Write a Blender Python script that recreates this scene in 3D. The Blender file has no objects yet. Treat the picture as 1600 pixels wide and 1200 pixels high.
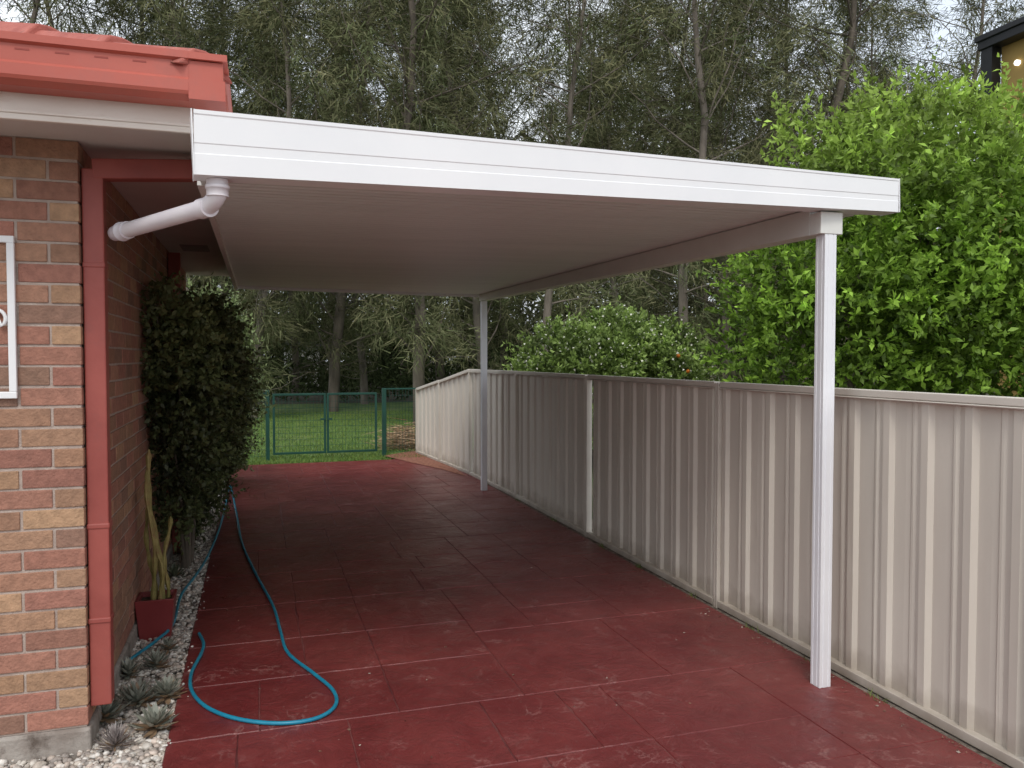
import bpy, bmesh, math, random
import numpy as np
from mathutils import Vector, Matrix
random.seed(7); rng=np.random.default_rng(7)
S=bpy.context.scene; C=S.collection
# ------------------------------------------------------------------ camera
CAMH=1.67; FP=1250.0; TH=math.atan(400/FP); PH=math.atan(42/FP)
cam=bpy.data.objects.new('camera',bpy.data.cameras.new('camera')); C.objects.link(cam)
cam.location=(0,0,CAMH); cam.rotation_euler=(math.pi/2-PH,0,-TH)
cam.data.sensor_width=36; cam.data.lens=36*FP/1600; cam.data.clip_end=600; cam.data.clip_start=.05
S.camera=cam
st,ct,sp,cp=math.sin(TH),math.cos(TH),math.sin(PH),math.cos(PH)
Fv=Vector((st*cp,ct*cp,-sp)); Rv=Vector((ct,-st,0)); Uv=Vector((st*sp,ct*sp,cp)); O=Vector((0,0,CAMH))
def ray(px,py): return Fv+Rv*((px-800)/FP)+Uv*((600-py)/FP)
def atD(px,py,D): return O+ray(px,py)*D
def ground(px,py,z=0):
    r=ray(px,py); return O+r*((z-CAMH)/r.z)
def onY(px,py,Y):
    r=ray(px,py); return O+r*(Y/r.y)
def onX(px,py,X):
    r=ray(px,py); return O+r*(X/r.x)
# ------------------------------------------------------------------ materials
def nd(nt,t,**k):
    n=nt.nodes.new(t)
    for a,b in k.items(): setattr(n,a,b)
    return n
def pmat(name,c1,c2=None,scale=5,rough=.6,bump=0,bscale=40,attr=False,spec=.5,trans=0,stretch=(1,1,1),detail=6,c3=None,s3=1.0,t3=(.55,.7),var=.25,zdirt=None):
    m=bpy.data.materials.new(name); m.use_nodes=True; nt=m.node_tree; b=nt.nodes['Principled BSDF']; L=nt.links.new
    b.inputs['Roughness'].default_value=rough; b.inputs['Specular IOR Level'].default_value=spec
    tc=nd(nt,'ShaderNodeTexCoord'); mp=nd(nt,'ShaderNodeMapping'); mp.inputs['Scale'].default_value=stretch
    L(tc.outputs['Object'],mp.inputs['Vector'])
    n=nd(nt,'ShaderNodeTexNoise'); n.inputs['Scale'].default_value=scale; n.inputs['Detail'].default_value=detail; n.inputs['Roughness'].default_value=.6
    L(mp.outputs[0],n.inputs['Vector'])
    r=nd(nt,'ShaderNodeValToRGB'); r.color_ramp.elements[0].position=.35; r.color_ramp.elements[1].position=.65
    c2=c2 or c1
    if attr:
        a=nd(nt,'ShaderNodeAttribute',attribute_name='Col')
        lo,hi=1-var,1+var*.85
        r.color_ramp.elements[0].color=(lo,lo,lo,1); r.color_ramp.elements[1].color=(hi,hi,hi,1)
        mx=nd(nt,'ShaderNodeMix',data_type='RGBA',blend_type='MULTIPLY'); mx.inputs[0].default_value=1
        L(n.outputs[0],r.inputs[0]); L(a.outputs['Color'],mx.inputs[6]); L(r.outputs[0],mx.inputs[7]); col=mx.outputs[2]
    else:
        r.color_ramp.elements[0].color=(*c1,1); r.color_ramp.elements[1].color=(*c2,1); L(n.outputs[0],r.inputs[0]); col=r.outputs[0]
    if c3:
        n3=nd(nt,'ShaderNodeTexNoise'); n3.inputs['Scale'].default_value=s3; n3.inputs['Detail'].default_value=8; n3.inputs['Roughness'].default_value=.7
        L(mp.outputs[0],n3.inputs['Vector']); r3=nd(nt,'ShaderNodeMapRange'); r3.inputs[1].default_value=t3[0]; r3.inputs[2].default_value=t3[1]
        L(n3.outputs[0],r3.inputs[0]); m3=nd(nt,'ShaderNodeMix',data_type='RGBA'); L(r3.outputs[0],m3.inputs[0]); L(col,m3.inputs[6]); m3.inputs[7].default_value=(*c3,1); col=m3.outputs[2]
    if zdirt:
        sx=nd(nt,'ShaderNodeSeparateXYZ'); L(tc.outputs['Object'],sx.inputs[0]); nz=nd(nt,'ShaderNodeTexNoise'); nz.inputs['Scale'].default_value=9; nz.inputs['Detail'].default_value=6; L(tc.outputs['Object'],nz.inputs[0])
        ad=nd(nt,'ShaderNodeMath',operation='MULTIPLY_ADD'); L(nz.outputs[0],ad.inputs[0]); ad.inputs[1].default_value=-zdirt[1]*2.2; L(sx.outputs[2],ad.inputs[2])
        mr=nd(nt,'ShaderNodeMapRange'); L(ad.outputs[0],mr.inputs[0]); mr.inputs[1].default_value=-zdirt[1]*1.4; mr.inputs[2].default_value=zdirt[1]*.6; mr.inputs[3].default_value=.75; mr.inputs[4].default_value=0
        m4=nd(nt,'ShaderNodeMix',data_type='RGBA'); L(mr.outputs[0],m4.inputs[0]); L(col,m4.inputs[6]); m4.inputs[7].default_value=(*zdirt[0],1); col=m4.outputs[2]
    L(col,b.inputs['Base Color'])
    if bump:
        n2=nd(nt,'ShaderNodeTexNoise'); n2.inputs['Scale'].default_value=bscale; n2.inputs['Detail'].default_value=5
        L(mp.outputs[0],n2.inputs['Vector']); bp=nd(nt,'ShaderNodeBump'); bp.inputs['Strength'].default_value=bump; bp.inputs['Distance'].default_value=.01
        L(n2.outputs[0],bp.inputs['Height']); L(bp.outputs[0],b.inputs['Normal'])
    if trans:
        t=nd(nt,'ShaderNodeBsdfTranslucent'); L(col,t.inputs[0]); ms=nd(nt,'ShaderNodeMixShader'); ms.inputs[0].default_value=trans
        L(b.outputs[0],ms.inputs[1]); L(t.outputs[0],ms.inputs[2]); L(ms.outputs[0],nt.nodes['Material Output'].inputs[0])
    return m
def dmat(name):
    m=bpy.data.materials.new(name); m.use_nodes=True; nt=m.node_tree; nt.nodes.remove(nt.nodes['Principled BSDF'])
    a=nd(nt,'ShaderNodeAttribute',attribute_name='Col'); d=nd(nt,'ShaderNodeBsdfDiffuse'); nt.links.new(a.outputs['Color'],d.inputs[0]); nt.links.new(d.outputs[0],nt.nodes['Material Output'].inputs[0]); return m
M={}
M['brick']=pmat('brick',(1,1,1),scale=26,rough=.85,bump=.6,bscale=90,attr=True,c3=(.16,.09,.065),s3=18,t3=(.64,.80),var=.18)
M['mortar']=pmat('mortar',(.40,.315,.27),(.52,.43,.37),12,.95,.5,150)
M['footing']=pmat('concrete_footing',(.26,.22,.19),(.42,.38,.34),8,.95,.6,60,c3=(.10,.075,.06),s3=7,t3=(.52,.7))
M['tile']=pmat('roof_tile',(.34,.085,.065),(.47,.145,.11),9,.8,.5,60,c3=(.22,.10,.08),s3=16,t3=(.54,.70))
M['redgutter']=pmat('red_gutter_paint',(.44,.095,.065),(.51,.118,.083),2,.45,.05,30,c3=(.38,.11,.085),s3=4,t3=(.5,.8))
M['slot']=pmat('slot_shadow_paint',(.31,.055,.04),None,3,.6)
M['maroon']=pmat('maroon_paint',(.29,.062,.050),(.36,.085,.067),4,.5,.1,40,c3=(.25,.07,.06),s3=6,t3=(.55,.8))
M['potpaint']=pmat('pot_glaze',(.20,.03,.032),(.26,.045,.045),4,.35,.05,40)
M['eave']=pmat('cream_fascia_paint',(.66,.57,.50),(.76,.69,.62),2.5,.6,.05,20,stretch=(1,1,4),c3=(.50,.34,.26),s3=3,t3=(.60,.85))
M['soffit']=pmat('soffit_sheet',(.58,.54,.50),(.65,.61,.57),1.5,.7,.05,20)
M['white']=pmat('white_powdercoat',(.84,.85,.86),(.88,.885,.89),2,.35,.02,20)
M['pvc']=pmat('white_pvc',(.76,.72,.77),(.82,.79,.82),6,.35)
M['ceil']=pmat('roof_underside',(.65,.70,.665),(.72,.765,.73),1.2,.42,.05,8,stretch=(.5,4,1))
M['beam']=pmat('cream_beam',(.69,.69,.65),(.75,.75,.71),2,.5)
M['post']=pmat('white_post',(.80,.81,.84),(.86,.87,.89),3,.4)
M['fence']=pmat('fence_steel',(.60,.55,.475),(.68,.63,.55),1.3,.62,.06,6,stretch=(1,1,.35),c3=(.50,.44,.37),s3=2.2,t3=(.60,.95),zdirt=((.24,.18,.13),.10),spec=.35)
M['fencerail']=pmat('fence_rail',(.61,.56,.49),(.67,.62,.545),3,.58,zdirt=((.24,.18,.13),.05),spec=.35)
M['green']=pmat('green_powdercoat',(.006,.05,.036),(.01,.07,.048),4,.5)
M['hose']=pmat('blue_hose_rubber',(.01,.20,.32),(.015,.27,.40),8,.35)
M['soil']=pmat('potting_soil',(.05,.035,.025),(.10,.07,.05),30,.95,1,80)
M['leaf']=pmat('leaf',(1,1,1),scale=3,rough=.5,attr=True,trans=.35,spec=.35)
M['darkleaf']=pmat('dark_leaf',(1,1,1),scale=3,rough=.5,attr=True,trans=.15,spec=.4)
M['needle']=dmat('needle')
M['bark']=pmat('bark',(.08,.066,.050),(.17,.14,.11),5,.9,.8,30,stretch=(1,1,.25))
M['palebark']=pmat('pale_bark',(.12,.10,.082),(.23,.195,.16),5,.9,.6,30,stretch=(1,1,.25))
M['pebble']=pmat('pebble',(1,1,1),scale=30,rough=.7,attr=True,bump=.2,bscale=60)
M['succ']=pmat('succulent',(1,1,1),scale=12,rough=.5,attr=True,trans=.08)
M['grass']=dmat('grass_blade')
M['lawn']=pmat('lawn',(.06,.12,.025),(.14,.22,.055),2.5,.95,.8,60,c3=(.22,.22,.10),s3=.8,t3=(.52,.75))
M['earth']=pmat('earth',(.05,.042,.03),(.12,.10,.07),.8,.95,.8,20,c3=(.05,.075,.025),s3=.3,t3=(.5,.65))
M['gravelbase']=pmat('gravel_bed',(.22,.19,.16),(.42,.38,.33),25,.95,1,60)
M['dirt']=pmat('dirt_strip',(.10,.075,.055),(.30,.26,.22),18,.95,1,70)
M['mulch']=pmat('bark_mulch',(.16,.055,.035),(.36,.16,.10),22,.95,1,60)
M['mustard']=pmat('mustard_render',(.30,.20,.06),(.37,.25,.08),2,.85)
M['charcoal']=pmat('charcoal_paint',(.012,.013,.016),(.02,.021,.025),3,.4)
M['paleblock']=pmat('pale_wall',(.55,.55,.52),(.65,.65,.62),1,.8)
M['glass']=pmat('dark_window_glass',(.03,.035,.04),None,2,.1)
M['flower']=pmat('petal',(1,1,1),scale=5,rough=.6,attr=True,trans=.2)
M['cactus']=pmat('cactus_skin',(.20,.18,.05),(.38,.31,.12),9,.6,.5,40,c3=(.22,.09,.05),s3=8,t3=(.5,.7))
M['dry']=pmat('dry_frond',(1,1,1),scale=5,rough=.9,attr=True)
M['vent']=pmat('vent_grille',(.30,.27,.26),None,5,.6)
lamp=bpy.data.materials.new('lamp_lit'); lamp.use_nodes=True
lb=lamp.node_tree.nodes['Principled BSDF']; lb.inputs['Emission Color'].default_value=(1,.95,.8,1); lb.inputs['Emission Strength'].default_value=3
M['lamp']=lamp
def stamped():
    m=bpy.data.materials.new('stamped_concrete'); m.use_nodes=True; nt=m.node_tree; L=nt.links.new; b=nt.nodes['Principled BSDF']
    tc=nd(nt,'ShaderNodeTexCoord')
    def noise(s,d=8,r=.6,w=0):
        n=nd(nt,'ShaderNodeTexNoise'); n.inputs['Scale'].default_value=s; n.inputs['Detail'].default_value=d; n.inputs['Roughness'].default_value=r; n.inputs['Distortion'].default_value=w; L(tc.outputs['Object'],n.inputs[0]); return n.outputs[0]
    def rng_(o,a,b_,c=0,d=1):
        n=nd(nt,'ShaderNodeMapRange'); L(o,n.inputs[0]); n.inputs[1].default_value=a; n.inputs[2].default_value=b_; n.inputs[3].default_value=c; n.inputs[4].default_value=d; return n.outputs[0]
    def mix(f,a,b_):
        n=nd(nt,'ShaderNodeMix',data_type='RGBA'); L(f,n.inputs[0])
        for i,v in ((6,a),(7,b_)):
            if isinstance(v,tuple): n.inputs[i].default_value=(*v,1)
            else: L(v,n.inputs[i])
        return n.outputs[2]
    c=mix(rng_(noise(1.3,6,.6,.5),.35,.65),(.148,.022,.023),(.218,.044,.041))
    c=mix(rng_(noise(7,9,.7,.6),.48,.75,0,.55),c,(.095,.016,.017))
    # thin, broken scuffs along the stamped ridges
    rid=nd(nt,'ShaderNodeMath',operation='SUBTRACT'); L(noise(3.4,10,.62,.5),rid.inputs[0]); rid.inputs[1].default_value=.5
    ab=nd(nt,'ShaderNodeMath',operation='ABSOLUTE'); L(rid.outputs[0],ab.inputs[0])
    mu=nd(nt,'ShaderNodeMath',operation='MULTIPLY'); L(rng_(ab.outputs[0],0,.018,.5,0),mu.inputs[0]); L(rng_(noise(2.1,6,.7),.50,.62),mu.inputs[1])
    c=mix(mu.outputs[0],c,(.42,.22,.20))
    c=mix(rng_(noise(4.5,12,.8,.4),.56,.74,0,.36),c,(.38,.185,.17))
    c=mix(rng_(noise(17,8,.75),.60,.76,0,.30),c,(.43,.26,.23))
    c=mix(rng_(noise(60,3,.6),.70,.74,0,.6),c,(.5,.38,.34))
    L(c,b.inputs['Base Color']); L(rng_(noise(3,8,.7),.3,.7,.26,.52),b.inputs['Roughness']); b.inputs['Specular IOR Level'].default_value=.5
    vor=nd(nt,'ShaderNodeTexVoronoi',feature='F1'); vor.inputs['Scale'].default_value=2.6
    nn=nd(nt,'ShaderNodeTexNoise'); nn.inputs['Scale'].default_value=2.2; nn.inputs['Detail'].default_value=7; L(tc.outputs['Object'],nn.inputs[0])
    vm=nd(nt,'ShaderNodeVectorMath',operation='MULTIPLY_ADD'); L(nn.outputs['Color'],vm.inputs[0]); vm.inputs[1].default_value=(.8,.8,0); L(tc.outputs['Object'],vm.inputs[2]); L(vm.outputs[0],vor.inputs['Vector'])
    bp=nd(nt,'ShaderNodeBump'); bp.inputs['Strength'].default_value=1; bp.inputs['Distance'].default_value=.017
    cs=nd(nt,'ShaderNodeSeparateColor'); L(vor.outputs['Color'],cs.inputs[0])
    ad=nd(nt,'ShaderNodeMath',operation='MULTIPLY_ADD'); L(cs.outputs[0],ad.inputs[0]); ad.inputs[1].default_value=.32; L(noise(6,9,.62,.8),ad.inputs[2])
    L(ad.outputs[0],bp.inputs['Height']); L(bp.outputs[0],b.inputs['Normal'])
    return m
M['stamp']=stamped()
M['joint']=pmat('stamp_joint',(.085,.015,.016),(.20,.065,.058),1.6,.7,.3,50)
# ------------------------------------------------------------------ mesh helpers
def tag(o,label=None,cat=None,group=None,kind=None):
    if label: o['label']=label
    if cat: o['category']=cat
    if group: o['group']=group
    if kind: o['kind']=kind
    return o
def empty(name,label=None,cat=None,loc=(0,0,0),rz=0,group=None):
    o=bpy.data.objects.new(name,None); C.objects.link(o); o.location=loc; o.rotation_euler=(0,0,rz); o.empty_display_size=.1
    tag(o,label,cat,group); return o
class MB:
    def __init__(s): s.v=[]; s.f=[]; s.mi=[]; s.c=[]; s.cc=(1,1,1); s.m=0; s.sm=[]
    def add(s,vs,fs,smooth=False):
        b=len(s.v); s.v+= [tuple(v) for v in vs]; s.c+=[s.cc]*len(vs)
        for f in fs: s.f.append([b+i for i in f]); s.mi.append(s.m); s.sm.append(smooth)
    def box(s,a,b):
        (x0,y0,z0),(x1,y1,z1)=a,b
        s.add([(x0,y0,z0),(x1,y0,z0),(x1,y1,z0),(x0,y1,z0),(x0,y0,z1),(x1,y0,z1),(x1,y1,z1),(x0,y1,z1)],
              [(3,2,1,0),(4,5,6,7),(0,1,5,4),(1,2,6,5),(2,3,7,6),(3,0,4,7)])
    def bar(s,p,q,w,h,up=(0,0,1)):
        p=Vector(p); q=Vector(q); d=(q-p).normalized(); up=Vector(up)
        sd=d.cross(up).normalized(); u=sd.cross(d).normalized(); vs=[]
        for e in (p,q):
            for a,b in ((-1,-1),(1,-1),(1,1),(-1,1)): vs.append(e+sd*(a*w/2)+u*(b*h/2))
        s.add(vs,[(0,1,2,3),(7,6,5,4),(0,4,5,1),(1,5,6,2),(2,6,7,3),(3,7,4,0)])
    def tube(s,pts,rad,n=10,caps=True,flat=1):
        pts=[Vector(p) for p in pts]; N=len(pts)
        if not hasattr(rad,'__len__'): rad=[rad]*N
        ref=Vector((0,0,1)); vs=[]; prev=None
        for i,p in enumerate(pts):
            d=(pts[min(i+1,N-1)]-pts[max(i-1,0)]).normalized()
            if prev is None:
                a=d.cross(ref)
                if a.length<.05: a=d.cross(Vector((1,0,0)))
            else: a=prev-d*prev.dot(d)
            a.normalize(); prev=a; b=d.cross(a)
            for k in range(n):
                t=2*math.pi*k/n; vs.append(p+(a*math.cos(t)+b*math.sin(t)*flat)*rad[i])
        fs=[]
        for i in range(N-1):
            for k in range(n): fs.append((i*n+k,i*n+(k+1)%n,(i+1)*n+(k+1)%n,(i+1)*n+k))
        s.add(vs,fs,True)
        if caps: s.add(vs[:n],[tuple(range(n))[::-1]]); s.add(vs[-n:],[tuple(range(n))])
    def prism(s,prof,p,q,sd,up=(0,0,1),scale_q=1):
        p=Vector(p);q=Vector(q);sd=Vector(sd);up=Vector(up);n=len(prof)
        vs=[p+sd*a+up*b for a,b in prof]+[q+sd*a+up*(b*scale_q) for a,b in prof]
        s.add(vs,[(i,(i+1)%n,n+(i+1)%n,n+i) for i in range(n)]+[tuple(range(n))[::-1],tuple(range(n,2*n))])
    def build(s,name,mats,parent=None,bevel=0,col=False):
        me=bpy.data.meshes.new(name); me.from_pydata(s.v,[],s.f)
        if not isinstance(mats,(list,tuple)): mats=[mats]
        for m in mats: me.materials.append(m)
        me.polygons.foreach_set('material_index',s.mi); me.polygons.foreach_set('use_smooth',s.sm)
        if col:
            a=me.color_attributes.new('Col','FLOAT_COLOR','POINT'); arr=np.ones((len(s.v),4),'f'); arr[:,:3]=np.array(s.c); a.data.foreach_set('color',arr.ravel())
        me.update()
        bm=bmesh.new(); bm.from_mesh(me); bmesh.ops.recalc_face_normals(bm,faces=bm.faces); bm.to_mesh(me); bm.free()
        o=bpy.data.objects.new(name,me); C.objects.link(o)
        if parent: o.parent=parent
        if bevel:
            md=o.modifiers.new('b','BEVEL'); md.width=bevel; md.segments=2; md.limit_method='ANGLE'
        return o
def npmesh(name,V,F,cols,mat,parent=None,smooth=False):
    me=bpy.data.meshes.new(name); n=len(V); m,k=F.shape
    me.vertices.add(n); me.vertices.foreach_set('co',np.ascontiguousarray(V,'f').ravel())
    me.loops.add(m*k); me.loops.foreach_set('vertex_index',np.ascontiguousarray(F,'i').ravel())
    me.polygons.add(m); me.polygons.foreach_set('loop_start',np.arange(0,m*k,k,dtype='i'))
    try: me.polygons.foreach_set('loop_total',np.full(m,k,'i'))
    except Exception: pass
    if smooth: me.polygons.foreach_set('use_smooth',np.ones(m,bool))
    me.update(calc_edges=True); me.validate()
    a=me.color_attributes.new('Col','FLOAT_COLOR','POINT'); arr=np.ones((n,4),'f'); arr[:,:3]=cols; a.data.foreach_set('color',arr.ravel())
    me.materials.append(mat); o=bpy.data.objects.new(name,me); C.objects.link(o)
    if parent: o.parent=parent
    return o
def unit(a): return a/np.maximum(np.linalg.norm(a,axis=-1,keepdims=True),1e-9)
def leaves(name,c,d,L,W,cols,mat,parent=None):
    N=len(c); d=unit(d); r=rng.normal(size=(N,3)); s=unit(np.cross(d,r)); nn=np.cross(s,d)
    L=np.asarray(L).reshape(-1,1)*np.ones((N,1)); W=np.asarray(W).reshape(-1,1)*np.ones((N,1))
    V=np.stack([c,c+d*L*.42+s*W*.5+nn*W*.18,c+d*L-nn*L*.08,c+d*L*.42-s*W*.5+nn*W*.18],1).reshape(-1,3)
    F=np.arange(4*N).reshape(N,4)
    return npmesh(name,V,F,np.repeat(cols,4,0),mat,parent)
def blades(name,c,d,L,W,cols,mat,parent=None):
    N=len(c); d=unit(d); s=unit(np.cross(d,rng.normal(size=(N,3))))
    L=np.asarray(L).reshape(-1,1)*np.ones((N,1)); W=np.asarray(W).reshape(-1,1)*np.ones((N,1))
    V=np.stack([c-s*W*.5,c+s*W*.5,c+d*L],1).reshape(-1,3)
    return npmesh(name,V,np.arange(3*N).reshape(N,3),np.repeat(cols,3,0),mat,parent)
def shoot_foliage(lobes,nsh,nl,slen,LL,LW,colA,colB,upb=.5,fmin=.6,seed=1,clumpamp=.45,ztop=None):
    r=np.random.default_rng(seed); lc=np.array([l[0] for l in lobes],float); lr=np.array([l[1] for l in lobes],float)
    if lr.ndim==1: lr=np.repeat(lr[:,None],3,1)
    w=(lr.prod(1))**(2/3); w/=w.sum(); idx=r.choice(len(lobes),nsh,p=w)
    dr=unit(r.normal(size=(nsh,3))); f=fmin+(1.03-fmin)*r.random((nsh,1))**.6
    st_=lc[idx]+dr*lr[idx]*f
    sd=unit(dr+np.array([0,0,upb])+r.normal(size=(nsh,3))*.35)
    sl=slen*(.5+r.random((nsh,1))*.9)
    sl*=np.where(r.random((nsh,1))<.06,1.9,1)
    t=np.linspace(.1,1,nl)[None,:,None]
    P=st_[:,None,:]+sd[:,None,:]*sl[:,None,:]*t; P[...,2]-=(t[...,0]**2)*sl*.12
    ld=sd[:,None,:]*.6+r.normal(size=(nsh,nl,3))*.75
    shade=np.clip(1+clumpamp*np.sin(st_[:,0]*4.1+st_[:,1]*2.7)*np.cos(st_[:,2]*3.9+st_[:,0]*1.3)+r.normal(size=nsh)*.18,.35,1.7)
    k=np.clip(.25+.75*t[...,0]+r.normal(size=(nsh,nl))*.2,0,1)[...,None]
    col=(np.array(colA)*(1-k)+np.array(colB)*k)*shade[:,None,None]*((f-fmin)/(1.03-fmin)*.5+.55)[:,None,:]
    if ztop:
        g_=np.clip((st_[:,2]-ztop[0])/(ztop[1]-ztop[0]),0,1)[:,None,None]; col=col*(1-.45*g_)+np.array(ztop[2])*.45*g_*shade[:,None,None]  # leaves near the top blended paler: highlight painted into the leaf colour
    sc=.65+.6*r.random((nsh,nl))
    return P.reshape(-1,3),ld.reshape(-1,3),(LL*sc).ravel(),(LW*sc).ravel(),col.reshape(-1,3)
def curve_pts(pts,n=8):
    pts=[Vector(p) for p in pts]; out=[]; P=[pts[0]]+pts+[pts[-1]]
    for i in range(1,len(P)-2):
        for k in range(n):
            t=k/n; a,b,c,d=P[i-1],P[i],P[i+1],P[i+2]
            out.append(.5*((2*b)+(c-a)*t+(2*a-5*b+4*c-d)*t*t+(3*b-a-3*c+d)*t**3))
    out.append(pts[-1]); return out
# ------------------------------------------------------------------ ground & surfaces
def sheet(name,x0,x1,y0,y1,z,m):
    b=MB(); b.add([(x0,y0,z),(x1,y0,z),(x1,y1,z),(x0,y1,z)],[(0,1,2,3)]); o=b.build(name,m); o['kind']='structure'; return o
sheet('ground',-300,300,-300,300,-.05,M['earth'])
sheet('lawn',-12,14,13.05,30,-.03,M['lawn'])
sheet('gravel_bed',-4,-.34,-3,13.05,-.035,M['gravelbase'])
sheet('dirt_strip',2.88,3.3,-3,13.3,-.012,M['dirt'])
mb=MB(); mb.add([ground(600,712,.006),ground(628,707,.006),ground(655,703,.006),ground(700,722,.006),ground(728,744,.006),ground(690,733,.006),ground(640,722,.006)],[tuple(range(7))])
o=mb.build('mulch_patch',M['mulch']); o['kind']='structure'
drv=MB(); XL,XR,Y0,Y1=-.385,2.885,-3.0,13.0
drv.m=1; drv.box((XL,Y0,-.10),(XR,Y1,-.004))
drv.m=0
def split(x0,x1,y0,y1):
    w,h=x1-x0,y1-y0
    if (w<1.0 and h<1.0 and random.random()<.75) or (w<.5 and h<.5) : yield (x0,x1,y0,y1); return
    if w>h*random.uniform(.75,1.3):
        if w<.6: yield (x0,x1,y0,y1); return
        c=x0+w*random.choice([.38,.5,.62]); yield from split(x0,c,y0,y1); yield from split(c,x1,y0,y1)
    else:
        if h<.6: yield (x0,x1,y0,y1); return
        c=y0+h*random.choice([.38,.5,.62]); yield from split(x0,x1,y0,c); yield from split(x0,x1,c,y1)
yy=Y0
while yy<Y1-.01:
    h=min(random.choice([1.3,1.6,1.9]),Y1-yy)
    if Y1-yy-h<.6: h=Y1-yy
    for (a,b_,c,d) in split(XL,XR,yy,yy+h):
        g=.0008; ch=.004
        K=9; pts=[]
        for k in range(K): pts.append((a+g+(b_-a-2*g)*k/K,c+g))
        for k in range(K): pts.append((b_-g,c+g+(d-c-2*g)*k/K))
        for k in range(K): pts.append((b_-g-(b_-a-2*g)*k/K,d-g))
        for k in range(K): pts.append((a+g,d-g-(d-c-2*g)*k/K))
        cx,cy=(a+b_)/2,(c+d)/2; n=len(pts); lo=[];hi=[]
        for (x,y) in pts:
            w1=max(0,random.gauss(.0008,.0028)); dx,dy=cx-x,cy-y; l=math.hypot(dx,dy); x+=dx/l*w1; y+=dy/l*w1
            lo.append((x,y,-.005)); hi.append((x+dx/l*ch,y+dy/l*ch,random.uniform(-.0006,.0006)))
        drv.add(lo+hi,[tuple(range(n,2*n))]+[(i,(i+1)%n,n+(i+1)%n,n+i) for i in range(n)])
    yy+=h
o=drv.build('driveway',[M['stamp'],M['joint']]); o['kind']='structure'
def pebbles(name,pts,rad,cols):
    t=(1+5**.5)/2
    iv=unit(np.array([(-1,t,0),(1,t,0),(-1,-t,0),(1,-t,0),(0,-1,t),(0,1,t),(0,-1,-t),(0,1,-t),(t,0,-1),(t,0,1),(-t,0,-1),(-t,0,1)],float))
    fi=np.array([(0,11,5),(0,5,1),(0,1,7),(0,7,10),(0,10,11),(1,5,9),(5,11,4),(11,10,2),(10,7,6),(7,1,8),(3,9,4),(3,4,2),(3,2,6),(3,6,8),(3,8,9),(4,9,5),(2,4,11),(6,2,10),(8,6,7),(9,8,1)])
    N=len(pts); sc=rad[:,None]*np.stack([rng.uniform(.7,1.4,N),rng.uniform(.7,1.4,N),rng.uniform(.5,.9,N)],1)
    a=rng.uniform(0,6.28,N); V=iv[None]*sc[:,None,:]*(1+rng.normal(size=(N,12,1))*.1)
    x=V[...,0]*np.cos(a)[:,None]-V[...,1]*np.sin(a)[:,None]; y=V[...,0]*np.sin(a)[:,None]+V[...,1]*np.cos(a)[:,None]
    V=np.stack([x,y,V[...,2]],-1)+pts[:,None,:]
    F=(fi[None]+np.arange(N)[:,None,None]*12).reshape(-1,3)
    return npmesh(name,V.reshape(-1,3),F,np.repeat(cols,12,0),M['pebble'],smooth=True)
def pebcols(N):
    base=np.array([[.66,.61,.54],[.54,.48,.41],[.76,.72,.66],[.40,.35,.31],[.64,.54,.46]]); return base[rng.integers(0,5,N)]*rng.uniform(.8,1.1,(N,1))
N=9000; P=np.stack([rng.uniform(-.72,-.375,N),2.6+rng.random(N)**1.5*10,rng.uniform(-.032,-.008,N)],1)
N2=5000; P2=np.stack([rng.uniform(-1.7,-.375,N2),rng.uniform(2.4,3.8,N2),rng.uniform(-.032,-.010,N2)],1)
N3=40; P3=np.stack([-.385+np.abs(rng.normal(0,.035,N3)),rng.uniform(2.4,7,N3),np.full(N3,.004)],1)
P=np.concatenate([P,P2,P3]); r_=np.clip(rng.normal(.0125,.0035,len(P)),.006,.024); r_[-N3:]*=.5
tag(pebbles('pebbles',P,r_,pebcols(len(P))),'loose cream and white pebbles in the bed between house and driveway','pebbles',kind='stuff')
# ------------------------------------------------------------------ house
WX,WY,SZ=-.70,3.77,2.575; YE=9.2
house=empty('brick_house','red and tan brick house with red tiled roof at the left','house')
bk=MB(); random.seed(3)
pal=[(.40,.235,.14),(.42,.26,.155),(.35,.195,.125),(.37,.165,.12),(.39,.185,.13),(.33,.15,.11),(.43,.27,.165),(.27,.155,.11),(.40,.24,.145)]
def bcol(side=False):
    c=random.choice(pal if not side else [pal[2],pal[3],pal[4],pal[5],pal[0],pal[7]]); c2=random.choice(pal); t=random.uniform(0,.45); k=random.uniform(.87,1.12)
    return tuple((v*(1-t)+w*t)*k for v,w in zip(c,c2))
def brick(a,b):
    j=lambda s=.0015: random.uniform(-s,s)
    bk.box((a[0],a[1]+j(),a[2]+j()),(b[0]+j(),b[1],b[2]+j()))
zb=.09; CH=.0857; g=.011; nc=29
for i in range(nc):
    z0=zb+i*CH+g/2; z1=z0+CH-g
    if z1>SZ: z1=SZ-.002
    odd=i%2
    bk.cc=bcol()
    if odd: brick((WX-.11,WY,z0),(WX,WY+.23,z1)); x=WX-.11-g; ys=WY+.24
    else: brick((WX-.23,WY,z0),(WX,WY+.11,z1)); x=WX-.23-g; ys=WY+.12
    while x>-3.6: bk.cc=bcol(); brick((x-.23,WY,z0),(x,WY+.10,z1)); x-=.241
    y=ys
    while y<YE: bk.cc=bcol(True); brick((WX-.10,y,z0),(WX,min(y+.23,YE),z1)); y+=.241
bw=bk.build('wall',M['brick'],house,bevel=.005,col=True); bw['label']='red and tan face brick wall with pale mortar'
mo=MB(); mo.box((-3.7,WY+.006,zb-.002),(WX-.006,WY+.12,SZ)); mo.box((WX-.12,WY+.12,zb-.002),(WX-.006,YE-.01,SZ)); mo.build('mortar',M['mortar'],bw)
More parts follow.
